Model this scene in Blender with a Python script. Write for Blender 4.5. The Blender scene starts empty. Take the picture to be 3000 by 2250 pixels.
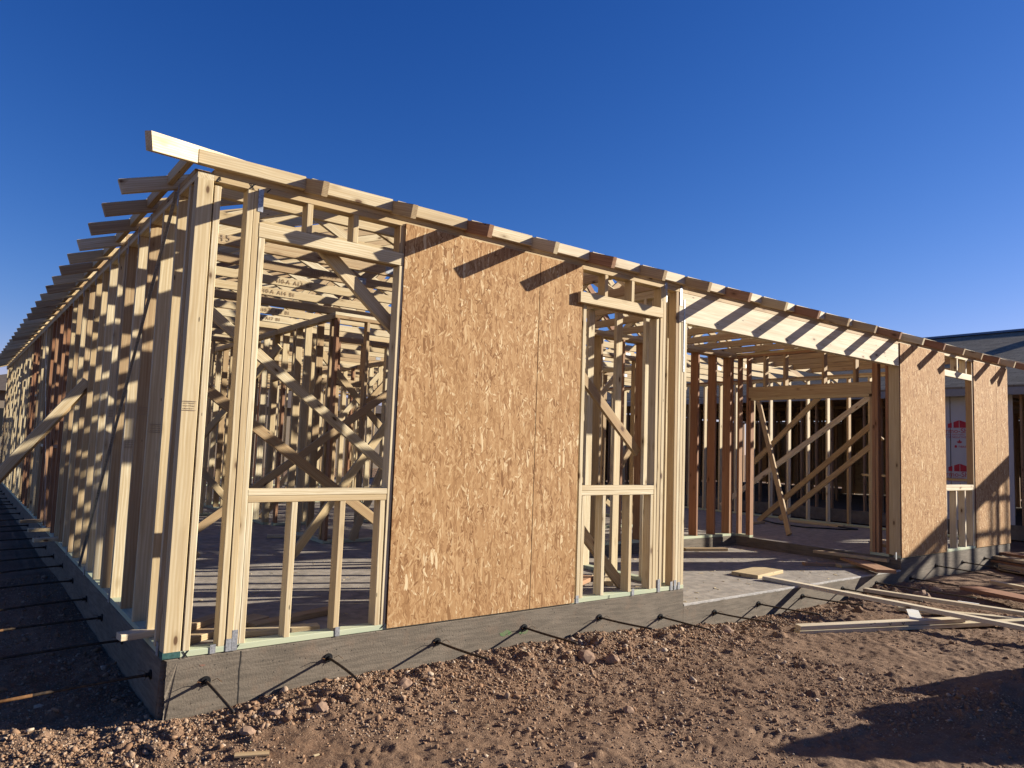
import bpy, bmesh, math, random
import numpy as np
from mathutils import Vector, Matrix
random.seed(7); rng = np.random.default_rng(11)
SC = bpy.context.scene; COL = SC.collection

# ---------------------------------------------------------------- camera
F_PX, W_PX = 2139.4, 3000.0
CP = Vector((-1.0208, -4.3959, 1.2350)); YAW, PIT, ROL = 0.6527, 0.0852, 0.0356
fwd = Vector((math.sin(YAW)*math.cos(PIT), math.cos(YAW)*math.cos(PIT), math.sin(PIT)))
rt = Vector((math.cos(YAW), -math.sin(YAW), 0)); up = rt.cross(fwd)
r2 = rt*math.cos(ROL) + up*math.sin(ROL); u2 = -rt*math.sin(ROL) + up*math.cos(ROL)
cam = bpy.data.cameras.new('camera'); cam.sensor_width = 36; cam.lens = F_PX/W_PX*36
cam.clip_start = .05; cam.clip_end = 6000
co = bpy.data.objects.new('camera', cam); COL.objects.link(co)
M = Matrix((r2, u2, -fwd)).transposed().to_4x4(); M.translation = CP; co.matrix_world = M
SC.camera = co
# ---------------------------------------------------------------- light
SUN = Vector((2.20, -1.0, 0.855)).normalized()
w = bpy.data.worlds.new('World'); SC.world = w; w.use_nodes = True
nt = w.node_tree; bg = nt.nodes['Background']; sky = nt.nodes.new('ShaderNodeTexSky')
sky.sky_type = 'NISHITA'; sky.sun_disc = False
sky.sun_elevation = math.asin(SUN.z); sky.sun_rotation = math.atan2(SUN.x, SUN.y)
sky.altitude = 400; sky.air_density = 1.0; sky.dust_density = 0.15; sky.ozone_density = 4.0
# one even colour grade over the whole sky: deeper, more saturated blue, as a phone camera records it
sp_ = nt.nodes.new('ShaderNodeSeparateColor'); cb_ = nt.nodes.new('ShaderNodeCombineColor'); nt.links.new(sky.outputs[0], sp_.inputs[0])
for ch, (gain, gam) in enumerate(((.301, 2.0), (.451, 1.32), (1.0, 1.0))):
    pw = nt.nodes.new('ShaderNodeMath'); pw.operation = 'POWER'; pw.inputs[1].default_value = gam; nt.links.new(sp_.outputs[ch], pw.inputs[0])
    ml = nt.nodes.new('ShaderNodeMath'); ml.operation = 'MULTIPLY'; ml.inputs[1].default_value = gain; nt.links.new(pw.outputs[0], ml.inputs[0])
    mn = nt.nodes.new('ShaderNodeMath'); mn.operation = 'MINIMUM'; nt.links.new(ml.outputs[0], mn.inputs[0]); nt.links.new(sp_.outputs[ch], mn.inputs[1]); nt.links.new(mn.outputs[0], cb_.inputs[ch])
nt.links.new(cb_.outputs[0], bg.inputs[0]); bg.inputs[1].default_value = 0.053
sl = bpy.data.lights.new('sun', 'SUN'); sl.energy = 5.0; sl.angle = math.radians(.53); sl.color = (1.0, .93, .82)
so = bpy.data.objects.new('sun', sl); COL.objects.link(so)
so.rotation_euler = SUN.to_track_quat('Z', 'Y').to_euler(); so.location = SUN*40
vs = SC.view_settings; vs.view_transform = 'Standard'; vs.look = 'None'; vs.exposure = 1.31; vs.gamma = 1; vs.use_curve_mapping = False
SC.render.engine = 'CYCLES'; SC.cycles.max_bounces = 6; SC.cycles.diffuse_bounces = 4; SC.cycles.use_denoising = True

# ---------------------------------------------------------------- materials
class NB:
    def __init__(s, name):
        s.m = bpy.data.materials.new(name); s.m.use_nodes = True; s.t = s.m.node_tree
        s.b = s.t.nodes['Principled BSDF']; s.b.inputs['Roughness'].default_value = .75
        s.b.inputs['Specular IOR Level'].default_value = .25
    def n(s, ty, **k):
        x = s.t.nodes.new(ty)
        for a, v in k.items():
            if a in x.inputs: x.inputs[a].default_value = v
            else: setattr(x, a, v)
        return x
    def l(s, a, b): s.t.links.new(a, b)
    def ramp(s, src, *st):
        r = s.n('ShaderNodeValToRGB'); e = r.color_ramp.elements
        while len(e) < len(st): e.new(.5)
        for i, (p, c) in enumerate(st):
            e[i].position = p; e[i].color = (*c, 1) if not isinstance(c, (int, float)) else (c, c, c, 1)
        s.l(src, r.inputs[0]); return r.outputs[0]
    def mix(s, f, a, b, mode='MIX'):
        x = s.n('ShaderNodeMix', data_type='RGBA', blend_type=mode)
        for sock, v in ((x.inputs[0], f), (x.inputs[6], a), (x.inputs[7], b)):
            if isinstance(v, bpy.types.NodeSocket): s.l(v, sock)
            elif isinstance(v, (int, float)): sock.default_value = v
            else: sock.default_value = (*v, 1)
        return x.outputs[2]
    def math(s, op, a, b=0.0, c=0.0, clamp=False):
        x = s.n('ShaderNodeMath', operation=op, use_clamp=clamp)
        for i, v in enumerate((a, b, c)):
            if isinstance(v, bpy.types.NodeSocket): s.l(v, x.inputs[i])
            else: x.inputs[i].default_value = v
        return x.outputs[0]
    def coord(s, scale=(1, 1, 1), rnd=True, rot=(0, 0, 0), out='Object'):
        tc = s.n('ShaderNodeTexCoord'); v = tc.outputs[out]
        if rnd:
            oi = s.n('ShaderNodeObjectInfo'); va = s.n('ShaderNodeVectorMath', operation='ADD')
            sc = s.n('ShaderNodeVectorMath', operation='SCALE'); cx = s.n('ShaderNodeCombineXYZ')
            cx.inputs[0].default_value = 41; cx.inputs[1].default_value = 17.3; cx.inputs[2].default_value = 23.7
            s.l(cx.outputs[0], sc.inputs[0]); s.l(oi.outputs['Random'], sc.inputs['Scale'])
            s.l(v, va.inputs[0]); s.l(sc.outputs[0], va.inputs[1]); v = va.outputs[0]
        mp = s.n('ShaderNodeMapping'); mp.inputs['Scale'].default_value = scale; mp.inputs['Rotation'].default_value = rot
        s.l(v, mp.inputs[0]); return mp.outputs[0]
    def noise(s, v, scale=5, detail=4, rough=.55, dist=0, out='Fac'):
        x = s.n('ShaderNodeTexNoise'); x.inputs['Scale'].default_value = scale; x.inputs['Detail'].default_value = detail
        x.inputs['Roughness'].default_value = rough; x.inputs['Distortion'].default_value = dist
        s.l(v, x.inputs['Vector']); return x.outputs[out]
    def voro(s, v, scale=5, feat='F1', rand=1):
        x = s.n('ShaderNodeTexVoronoi', feature=feat); x.inputs['Scale'].default_value = scale; x.inputs['Randomness'].default_value = rand
        s.l(v, x.inputs['Vector']); return x
    def bump(s, h, strength=.3, dist=.004):
        x = s.n('ShaderNodeBump'); x.inputs['Strength'].default_value = strength; x.inputs['Distance'].default_value = dist
        s.l(h, x.inputs['Height']); s.l(x.outputs[0], s.b.inputs['Normal'])
    def col(s, c):
        if isinstance(c, bpy.types.NodeSocket): c = s.mix(1.0, c, (.82, .82, .82), 'MULTIPLY')
        if isinstance(c, bpy.types.NodeSocket): s.l(c, s.b.inputs['Base Color'])
        else: s.b.inputs['Base Color'].default_value = (*c, 1)

def wood(name, tints, dark, knot=(.10, .045, .018), ring=.45):
    b = NB(name); oi = b.n('ShaderNodeObjectInfo')
    base = b.ramp(oi.outputs['Random'], *[(i/(len(tints)-1), t) for i, t in enumerate(tints)])
    v1 = b.coord((1.1, 26, 26)); g1 = b.noise(v1, 1.6, 5, .6, .6)
    v2 = b.coord((.16, 1, 1))
    wv = b.n('ShaderNodeTexWave', wave_type='RINGS', rings_direction='X'); wv.inputs['Scale'].default_value = 26
    wv.inputs['Distortion'].default_value = 5.5; wv.inputs['Detail'].default_value = 2.5; wv.inputs['Detail Scale'].default_value = .8
    b.l(v2, wv.inputs['Vector'])
    c = b.mix(b.math('MULTIPLY', b.ramp(g1, (.38, 0), (.70, 1)), .72), base, dark)
    c = b.mix(b.math('MULTIPLY', wv.outputs['Fac'], ring), c, dark)
    # knots
    kv = b.voro(b.coord((5.5, 13, 13)), 1.0)
    sp = b.n('ShaderNodeSeparateColor'); b.l(kv.outputs['Color'], sp.inputs[0])
    k = b.math('MULTIPLY', b.ramp(kv.outputs['Distance'], (.11, 1), (.17, 0)), b.math('GREATER_THAN', sp.outputs[0], .78))
    halo = b.math('MULTIPLY', b.ramp(kv.outputs['Distance'], (.14, .6), (.36, 0)), b.math('GREATER_THAN', sp.outputs[0], .78))
    c = b.mix(halo, c, tuple(x*.75 for x in dark)); c = b.mix(b.math('MULTIPLY', k, .9), c, knot)
    # large stains, handling dirt
    st = b.noise(b.coord((.9, 5, 5)), 1.3, 3)
    c = b.mix(b.math('MULTIPLY', b.ramp(st, (.52, 0), (.78, 1)), .28), c, (.30, .21, .13))
    # nail holes
    nv = b.voro(b.coord((5, 22, 22)), 1.0); sp2 = b.n('ShaderNodeSeparateColor'); b.l(nv.outputs['Color'], sp2.inputs[0])
    nh = b.math('MULTIPLY', b.math('LESS_THAN', nv.outputs['Distance'], .085), b.math('GREATER_THAN', sp2.outputs[1], .86))
    c = b.mix(b.math('MULTIPLY', nh, .85), c, (.03, .022, .018))
    b.col(c); b.bump(g1, .25, .002); return b.m

PALE = wood('pine_wood', [(.70, .585, .365), (.80, .71, .49), (.60, .465, .26), (.76, .65, .43), (.65, .53, .32), (.81, .73, .52), (.67, .55, .335), (.56, .42, .235), (.73, .62, .40)], (.45, .315, .15))
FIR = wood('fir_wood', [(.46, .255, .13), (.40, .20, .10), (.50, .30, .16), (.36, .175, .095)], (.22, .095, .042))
TAN = wood('tan_wood', [(.56, .43, .24), (.50, .36, .19), (.60, .465, .27)], (.32, .19, .09))
CHALK = wood('bleached_wood', [(.72, .62, .43), (.76, .67, .48), (.68, .575, .385)], (.48, .34, .19), ring=.2)

def mk_treated():
    b = NB('treated_wood'); g = b.noise(b.coord((1.1, 26, 26)), 1.6, 5, .6, .6)
    c = b.mix(b.ramp(g, (.3, 0), (.75, 1)), (.53, .55, .37), (.42, .46, .30))
    s = b.noise(b.coord((1.5, 6, 6)), 1.5, 3)
    c = b.mix(b.math('MULTIPLY', b.ramp(s, (.5, 0), (.75, 1)), .35), c, (.20, .34, .29)); b.col(c); b.bump(g, .2, .002); return b.m
TREAT = mk_treated()

def mk_osb(name='osb', shift=0.0):
    b = NB(name); base = None; hgt = None
    tc = b.coord((1, 1, 1)); warp = b.noise(tc, 9, 2, .5, 0, 'Color')
    wv = b.n('ShaderNodeVectorMath', operation='SUBTRACT'); b.l(warp, wv.inputs[0]); wv.inputs[1].default_value = (.5, .5, .5)
    ws = b.n('ShaderNodeVectorMath', operation='SCALE'); b.l(wv.outputs[0], ws.inputs[0]); ws.inputs['Scale'].default_value = .022
    wa = b.n('ShaderNodeVectorMath', operation='ADD'); b.l(tc, wa.inputs[0]); b.l(ws.outputs[0], wa.inputs[1])
    tones = [(0, (.22, .105, .044)), (.14, (.35, .188, .082)), (.5, (.47, .275, .126)), (.86, (.56, .352, .172)), (.95, (.66, .46, .245)), (1, (.82, .65, .39))]
    for i, (ang, sx, sz) in enumerate([(.05, 60, 8.5), (.30, 54, 9.5), (-.28, 56, 9), (.8, 45, 11.5), (-.9, 46, 12), (1.35, 50, 16), (.12, 84, 13), (-.12, 78, 16), (.55, 72, 15), (-.5, 76, 16), (.08, 34, 6)]):
        mp = b.n('ShaderNodeMapping'); mp.inputs['Rotation'].default_value = (0, ang, 0); mp.inputs['Location'].default_value = (i*3.7, 0, i*1.9)
        b.l(wa.outputs[0], mp.inputs[0])
        m2 = b.n('ShaderNodeMapping'); m2.inputs['Scale'].default_value = (sx, .01, sz); b.l(mp.outputs[0], m2.inputs[0])
        v = b.voro(m2.outputs[0], 1.0); sp = b.n('ShaderNodeSeparateColor'); b.l(v.outputs['Color'], sp.inputs[0])
        c = b.ramp(sp.outputs[0], *tones)
        if base is None: base = c; hgt = sp.outputs[1]
        else:
            msk = b.math('GREATER_THAN', sp.outputs[1], [.5, .5, .5, .62, .62, .78, .55, .5, .62, .62, .84][i])
            edge = b.math('MULTIPLY', b.math('LESS_THAN', v.outputs['Distance'], .42), msk)
            base = b.mix(edge, base, c)
            hgt = b.mix(edge, hgt, sp.outputs[2])
    fine = b.noise(b.coord((160, 1, 22)), 1, 3)
    base = b.mix(b.math('MULTIPLY', b.ramp(fine, (.35, 0), (.7, 1)), .34), base, (.24, .125, .048))
    big = b.noise(b.coord((1, 1, 1)), 2.2, 3)
    base = b.mix(b.math('MULTIPLY', b.ramp(big, (.45, 0), (.75, 1)), .35), base, (.40, .23, .095))
    nv = b.voro(b.coord((7, 1, 7)), 1.0); nh = b.math('LESS_THAN', nv.outputs['Distance'], .035)
    base = b.mix(b.math('MULTIPLY', nh, .8), base, (.04, .03, .02))
    b.col(base); b.bump(hgt, .45, .0015); b.b.inputs['Roughness'].default_value = .8; b.b.inputs['Specular IOR Level'].default_value = .1; return b.m
OSB = mk_osb()

def plain(name, c, rough=.6, metal=0.0, var=.25, scale=20, c2=None, bump=0):
    b = NB(name); nz = b.noise(b.coord((1, 1, 1)), scale, 4)
    c2 = c2 or tuple(x*(1-var) for x in c)
    b.col(b.mix(b.ramp(nz, (.35, 0), (.68, 1)), c, c2)); b.b.inputs['Roughness'].default_value = rough; b.b.inputs['Metallic'].default_value = metal
    if bump: b.bump(nz, bump, .003)
    return b.m
STEEL = plain('galvanised_steel', (.50, .51, .52), .45, .55, .5, 90)
TREATD = plain('treated_end_grain', (.05, .13, .115), .8, 0, .5, 40)
BLACK = plain('black_plastic', (.012, .012, .013), .5)
ROD = plain('sheathed_cable', (.085, .055, .030), .7, 0, .5, 40, (.018, .014, .012), .3)
RUST = plain('rusty_rod', (.16, .075, .025), .8, 0, .5, 60)
REDP = plain('red_edge_paint', (.10, .012, .012), .7)
MARK = plain('marker_ink', (.008, .008, .01), .6)
STENCIL = plain('stencil_ink', (.33, .215, .115), .8)
PENCIL = plain('pencil', (.36, .27, .18), .8)
DARKJ = plain('dark_joint', (.045, .040, .034), .95)
PAPER = plain('paper', (.78, .78, .74), .7, 0, .06)
HOSE = plain('rubber_hose', (.01, .014, .013), .5)
REDP2 = plain('red_plastic', (.35, .015, .012), .4)

def mk_conc(name, a, c2, stria=True, dirt=(.22, .15, .10)):
    b = NB(name); v = b.coord((1, 1, 1), False)
    n1 = b.noise(v, 2.3, 5, .6); n2 = b.noise(b.coord((5, 5, 48) if stria else (9, 9, 9), False), 1, 4, .6, .4); n3 = b.noise(v, 90, 3)
    c = b.mix(b.ramp(n1, (.35, 0), (.7, 1)), a, c2)
    c = b.mix(b.math('MULTIPLY', b.ramp(n2, (.42, 0), (.60, 1)), .62), c, tuple(x*.48 for x in a))
    c = b.mix(b.math('MULTIPLY', b.ramp(n3, (.5, 0), (.75, 1)), .35), c, tuple(x*.7 for x in a))
    n4 = b.noise(v, 6.5, 5, .65)
    c = b.mix(b.math('MULTIPLY', b.ramp(n4, (.54, 0), (.70, 1)), .45), c, dirt)
    n5 = b.noise(b.coord((3, 3, 9), False), 4, 4, .7)
    c = b.mix(b.math('MULTIPLY', b.ramp(n5, (.64, 0), (.72, 1)), .5), c, tuple(min(1, x*1.6) for x in a))
    if stria:
        sx = b.n('ShaderNodeSeparateXYZ'); b.l(v, sx.inputs[0])
        mud = b.math('MULTIPLY', b.ramp(b.math('ADD', b.math('MULTIPLY', sx.outputs[2], -3.0), b.math('MULTIPLY', b.noise(v, 9, 5, .7), .55)), (1.0, 0), (1.22, 1)), .6)
        c = b.mix(mud, c, (.27, .185, .115))
    pv = b.voro(v, 22); pit = b.math('LESS_THAN', pv.outputs['Distance'], .10)
    c = b.mix(b.math('MULTIPLY', pit, .75 if stria else .12), c, (.03, .026, .022))
    h = b.math('ADD', b.math('MULTIPLY', n2, .5), b.math('SUBTRACT', b.math('MULTIPLY', n3, .5), pit))
    b.col(c); b.bump(h, .8, .006); b.b.inputs['Roughness'].default_value = .9; return b.m
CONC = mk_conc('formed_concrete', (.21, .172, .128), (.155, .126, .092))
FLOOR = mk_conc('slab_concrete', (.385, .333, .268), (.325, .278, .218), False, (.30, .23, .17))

def mk_dirt():
    b = NB('desert_soil'); v = b.coord((1, 1, 1), False)
    n1 = b.noise(v, 1.7, 6, .62); n2 = b.noise(v, 14, 5, .65); n3 = b.noise(v, 85, 4, .6)
    c = b.mix(b.ramp(n1, (.36, 0), (.66, 1)), (.160, .094, .057), (.245, .157, .100))
    c = b.mix(b.math('MULTIPLY', b.ramp(n2, (.45, 0), (.7, 1)), .55), c, (.110, .062, .038))
    c = b.mix(b.math('MULTIPLY', b.ramp(n3, (.48, 0), (.74, 1)), .5), c, (.34, .235, .145))
    vs_ = b.voro(v, 75); sp = b.n('ShaderNodeSeparateColor'); b.l(vs_.outputs['Color'], sp.inputs[0])
    peb = b.math('MULTIPLY', b.math('LESS_THAN', vs_.outputs['Distance'], .34), b.math('GREATER_THAN', sp.outputs[0], .62))
    c = b.mix(b.math('MULTIPLY', peb, .8), c, b.ramp(sp.outputs[1], (0, (.27, .16, .095)), (.5, (.36, .25, .165)), (1, (.20, .125, .08))))
    h = b.math('ADD', b.math('ADD', b.math('MULTIPLY', n2, .6), b.math('MULTIPLY', n3, .5)), b.math('MULTIPLY', peb, .5))
    b.col(c); b.bump(h, .9, .012); b.b.inputs['Roughness'].default_value = .95; b.b.inputs['Specular IOR Level'].default_value = .1; return b.m
DIRT = mk_dirt()

def mk_stone():
    b = NB('gravel_stone'); g = b.n('ShaderNodeNewGeometry'); r = g.outputs['Random Per Island']
    c = b.ramp(r, (0, (.22, .122, .068)), (.3, (.33, .205, .122)), (.55, (.26, .155, .09)), (.72, (.42, .30, .20)), (.84, (.20, .13, .09)), (.95, (.52, .42, .31)), (1, (.34, .22, .14)))
    n = b.noise(b.coord((1, 1, 1), False), 120, 3)
    c = b.mix(b.math('MULTIPLY', b.ramp(n, (.4, 0), (.7, 1)), .45), c, (.22, .132, .078))
    b.col(c); b.bump(n, .5, .004); b.b.inputs['Roughness'].default_value = .92; b.b.inputs['Specular IOR Level'].default_value = .12; return b.m
STONE = mk_stone()

# ---------------------------------------------------------------- helpers
def link(o, parent=None):
    COL.objects.link(o)
    if parent is not None: o.parent = parent
    return o
def tag(o, label=None, cat=None, group=None, kind=None):
    if label: o['label'] = label
    if cat: o['category'] = cat
    if group: o['group'] = group
    if kind: o['kind'] = kind
    return o
def empty(name, label, cat, loc=(0, 0, 0), group=None):
    o = bpy.data.objects.new(name, None); o.location = loc; o.empty_display_size = .3; COL.objects.link(o)
    return tag(o, label, cat, group)
def from_bm(name, bm, mat, parent=None, smooth=False):
    me = bpy.data.meshes.new(name); bm.to_mesh(me); bm.free()
    for m in (mat if isinstance(mat, (list, tuple)) else [mat]): me.materials.append(m)
    if smooth:
        for p in me.polygons: p.use_smooth = True
    return link(bpy.data.objects.new(name, me), parent)
def pydata(name, v, f, mat, parent=None, smooth=False):
    me = bpy.data.meshes.new(name); me.from_pydata(v, [], f); me.update()
    for m in (mat if isinstance(mat, (list, tuple)) else [mat]): me.materials.append(m)
    if smooth: me.polygons.foreach_set('use_smooth', [True]*len(me.polygons))
    return link(bpy.data.objects.new(name, me), parent)
CACHE = {}
def board_mesh(L, a, c, mat, ch=.0028):
    """board along local X, a along Y, c along Z, long edges eased"""
    k = (round(L, 3), round(a, 3), round(c, 3), mat.name)
    if k in CACHE: return CACHE[k]
    e = min(ch, a*.2, c*.2); h, y, z = L/2, a/2, c/2
    pr = [(-y+e, -z), (y-e, -z), (y, -z+e), (y, z-e), (y-e, z), (-y+e, z), (-y, z-e), (-y, -z+e)]
    v = [(-h, *q) for q in pr] + [(h, *q) for q in pr]
    f = [tuple(reversed(range(8))), tuple(range(8, 16))] + [(i, (i+1) % 8, 8+(i+1) % 8, 8+i) for i in range(8)]
    f = [tuple(reversed(q)) if False else q for q in f]
    me = bpy.data.meshes.new('board'); me.from_pydata(v, [], f); me.materials.append(mat); me.update()
    bm = bmesh.new(); bm.from_mesh(me); bmesh.ops.recalc_face_normals(bm, faces=bm.faces); bm.to_mesh(me); bm.free()
    CACHE[k] = me; return me
def pick(mat):
    if mat is not None: return mat
    r = random.random(); return PALE if r < .62 else (TAN if r < .92 else FIR)
JIT = True
def box(name, x0, x1, y0, y1, z0, z1, mat=None, parent=None, jit=1.0):
    d = (x1-x0, y1-y0, z1-z0); ax = max(range(3), key=lambda i: d[i]); mat = pick(mat)
    if ax == 2: me = board_mesh(d[2], d[0], d[1], mat); R = Matrix(((0, 1, 0), (0, 0, 1), (1, 0, 0)))
    elif ax == 1: me = board_mesh(d[1], d[2], d[0], mat); R = Matrix(((0, 0, 1), (1, 0, 0), (0, 1, 0)))
    else: me = board_mesh(d[0], d[1], d[2], mat); R = Matrix.Identity(3)
    o = bpy.data.objects.new(name, me); m = R.to_4x4()
    m.translation = ((x0+x1)/2, (y0+y1)/2, (z0+z1)/2)
    if JIT and jit:
        j = Matrix.Rotation(random.uniform(-.0034, .0034)*jit, 4, 'Y') @ Matrix.Rotation(random.uniform(-.003, .003)*jit, 4, 'X') if ax == 2 else Matrix.Rotation(random.uniform(-.0008, .0008)*jit, 4, 'Z')
        t = m.translation.copy(); m.translation = (0, 0, 0); m = j @ m; m.translation = t + Vector((random.uniform(-.0015, .0015), random.uniform(-.002, .002), 0))*jit
    o.matrix_world = m; return link(o, parent) if parent is None else plink(o, parent, m)
def plink(o, parent, m):
    COL.objects.link(o); o.parent = parent; o.matrix_parent_inverse = Matrix.Translation(-Vector(parent.location)) if parent.type == 'EMPTY' else MW[parent.name].inverted()
    o.matrix_basis = m; MW[o.name] = m; return o
MW = {}
def plank(name, p0, p1, w_, t_, mat=None, parent=None, upv=(0, 0, 1)):
    """board from p0 to p1; t_ thickness measured along upv, w_ across"""
    p0, p1 = Vector(p0), Vector(p1); d = p1-p0; X = d.normalized(); Z = Vector(upv); Z = (Z-X*Z.dot(X)).normalized(); Y = Z.cross(X)
    me = board_mesh(d.length, w_, t_, pick(mat)); o = bpy.data.objects.new(name, me)
    m = Matrix((X, Y, Z)).transposed().to_4x4(); m.translation = (p0+p1)/2; o.matrix_world = m
    return link(o) if parent is None else plink(o, parent, m)
def rodobj(name, pts, r, mat, parent=None, seg=8):
    bm = bmesh.new(); rings = []; n = len(pts)
    for i, p in enumerate(pts):
        p = Vector(p); d = (Vector(pts[min(i+1, n-1)])-Vector(pts[max(i-1, 0)])).normalized()
        a = d.cross(Vector((0, 0, 1)) if abs(d.z) < .9 else Vector((1, 0, 0))).normalized(); b_ = d.cross(a)
        rings.append([bm.verts.new(p+(a*math.cos(2*math.pi*k/seg)+b_*math.sin(2*math.pi*k/seg))*r) for k in range(seg)])
    for i in range(n-1):
        for k in range(seg): bm.faces.new((rings[i][k], rings[i][(k+1) % seg], rings[i+1][(k+1) % seg], rings[i+1][k]))
    bm.faces.new(rings[0][::-1]); bm.faces.new(rings[-1]); bmesh.ops.recalc_face_normals(bm, faces=bm.faces)
    o = from_bm(name, bm, mat, None, True)
    if parent is not None: o.parent = parent; o.matrix_parent_inverse = MW.get(parent.name, Matrix.Identity(4)).inverted() if parent.type != 'EMPTY' else Matrix.Translation(-Vector(parent.location))
    return o
def disc(name, c, axis, r, t, mat, parent=None, seg=16):
    c = Vector(c); a = Vector(axis).normalized()*t/2; o = rodobj(name, [c-a, c+a], r, mat, parent, seg)
    for p_ in o.data.polygons: p_.use_smooth = False
    return o
def text(name, body, size, origin, xdir, ydir, mat, parent):
    cu = bpy.data.curves.new(name, 'FONT'); cu.body = body; cu.size = size; cu.extrude = .0004
    t = bpy.data.objects.new('tmp', cu); COL.objects.link(t); dg = bpy.context.evaluated_depsgraph_get()
    me = bpy.data.meshes.new_from_object(t.evaluated_get(dg)); bpy.data.objects.remove(t); bpy.data.curves.remove(cu)
    me.materials.clear(); me.materials.append(mat); o = bpy.data.objects.new(name, me)
    X = Vector(xdir).normalized(); Y = Vector(ydir).normalized(); m = Matrix((X, Y, X.cross(Y))).transposed().to_4x4(); m.translation = origin
    o.matrix_world = m; return plink(o, parent, m)
def strokes(name, segs, wdt, origin, xdir, ydir, mat, parent):
    """hand-drawn marks: thin flat strokes on a board face"""
    X = Vector(xdir).normalized(); Y = Vector(ydir).normalized(); N = X.cross(Y); o0 = Vector(origin); v = []; f = []
    for (a, b_) in segs:
        A = o0+X*a[0]+Y*a[1]; B = o0+X*b_[0]+Y*b_[1]; d = (B-A).normalized(); s = d.cross(N)*wdt/2; i = len(v)
        v += [tuple(q) for q in (A-s, A+s, B+s, B-s)] + [tuple(q+N*.0006) for q in (A-s, A+s, B+s, B-s)]
        f += [(i, i+1, i+2, i+3), (i+7, i+6, i+5, i+4), (i, i+4, i+5, i+1), (i+1, i+5, i+6, i+2), (i+2, i+6, i+7, i+3), (i+3, i+7, i+4, i)]
    return pydata(name, v, f, mat, parent)

# ---------------------------------------------------------------- terrain
def vnoise(x, y, seed):
    r = np.random.default_rng(seed); T = r.random((256, 256)); xi = np.floor(x).astype(int); yi = np.floor(y).astype(int)
    fx = x-xi; fy = y-yi; fx = fx*fx*(3-2*fx); fy = fy*fy*(3-2*fy); g = lambda i, j: T[i % 256, j % 256]
    return (g(xi, yi)*(1-fx)+g(xi+1, yi)*fx)*(1-fy)+(g(xi, yi+1)*(1-fx)+g(xi+1, yi+1)*fx)*fy
def fbm(x, y, s, seed, o=4): return sum(vnoise(x*s*2**k+k*7.3, y*s*2**k+k*3.1, seed+k)*.5**k for k in range(o))/sum(.5**k for k in range(o))
def ss(a, b_, x): t = np.clip((x-a)/(b_-a), 0, 1); return t*t*(3-2*t)
def grow(lo, hi, step, far, g=1.22):
    c = list(np.arange(lo, hi+step, step)); s = step; a = c[-1]
    while a < far: s *= g; a += s; c.append(a)
    s = step; a = c[0]; pre = []
    while a > -far: s *= g; a -= s; pre.append(a)
    return np.array(pre[::-1]+c)
gx = grow(-.95, 9.4, .0155, 2500); gy = grow(-3.15, 1.6, .0138, 2500)
PR = np.random.default_rng(5)
PATCH = [(PR.uniform(.6, 5.0), PR.uniform(-2.7, -.9), PR.normal(2.4, .5), PR.uniform(.045, .06)) for _ in range(46)]
CLOD = [(PR.uniform(-.6, 8.6), PR.uniform(-2.9, -.05) if PR.random() < .22 else -abs(PR.normal(.22, .20))-.03, 10**PR.uniform(-1.85, -1.2)) for _ in range(330)]+[(PR.uniform(-.9, -.05), PR.uniform(0, 1.5), 10**PR.uniform(-1.8, -1.35)) for _ in range(90)]
def height(X, Y):
    h = np.full(X.shape, -.335)
    near = ss(-60, -8, -np.hypot(X, Y))
    front = ss(.75, .10, np.abs(Y)) * (Y < .4)
    prof = np.interp(X, [-.3, .25, .55, 1, 3.2, 4.3, 4.8, 6, 7.3, 7.9, 9, 12, 14], [-.01, .01, .045, .075, .085, .02, -.045, -.05, -.02, .05, .035, .02, 0])
    h += prof*front*(.75+.5*fbm(X, Y, 3.1, 3))
    h += (fbm(X, Y, .5, 21)-.5)*.10*ss(1.0, 4.0, np.abs(Y)+np.maximum(0, -X)) + (fbm(X, Y, .05, 25)-.5)*.5*ss(20, 60, np.hypot(X-5, Y))
    h += (fbm(X, Y, 3.2, 41, 4)-.5)*.045*near + (fbm(X, Y, 16, 51, 3)-.5)*.020*near*(.4+1.2*fbm(X, Y, 1.1, 57)) + (vnoise(X*45, Y*45, 61)-.5)*.008*near
    for cx, cy, th, am in PATCH:
        u = (X-cx)*math.cos(th)+(Y-cy)*math.sin(th); v = -(X-cx)*math.sin(th)+(Y-cy)*math.cos(th)
        wn = np.exp(-(u/.13)**4-(v/.055)**4); h += wn*(-.007+.0045*np.tanh(3*np.sin(u*2*math.pi/am)))
    shadow_pile = np.zeros(X.shape)  # unseen mounds added out of view, shaped to cast the foreground ground shadow
    for mx, my, mh, mr in ((5.95, -3.58, 1.22, .56), (6.45, -3.42, 1.08, .5), (6.95, -3.28, 1.0, .52), (8.0, -3.40, .95, .62), (9.2, -3.7, .8, .8), (7.2, -4.4, .9, .8)):
        shadow_pile = np.maximum(shadow_pile, mh*np.exp(-(((X-mx)/mr)**2+((Y-my)/mr)**2)**1.1)*(.82+.36*fbm(X, Y, 2.6, 71)))
    h += shadow_pile
    h += .10*np.exp(-((X-4.6)/.55)**2-((Y+2.45)/.22)**2)*(.6+.8*fbm(X, Y, 6, 77))
    return h
GX, GY = np.meshgrid(gx, gy, indexing='ij'); GH = height(GX, GY)
ix = lambda a: np.clip(np.searchsorted(gx, a)-1, 0, len(gx)-2); iy = lambda a: np.clip(np.searchsorted(gy, a)-1, 0, len(gy)-2)
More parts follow.
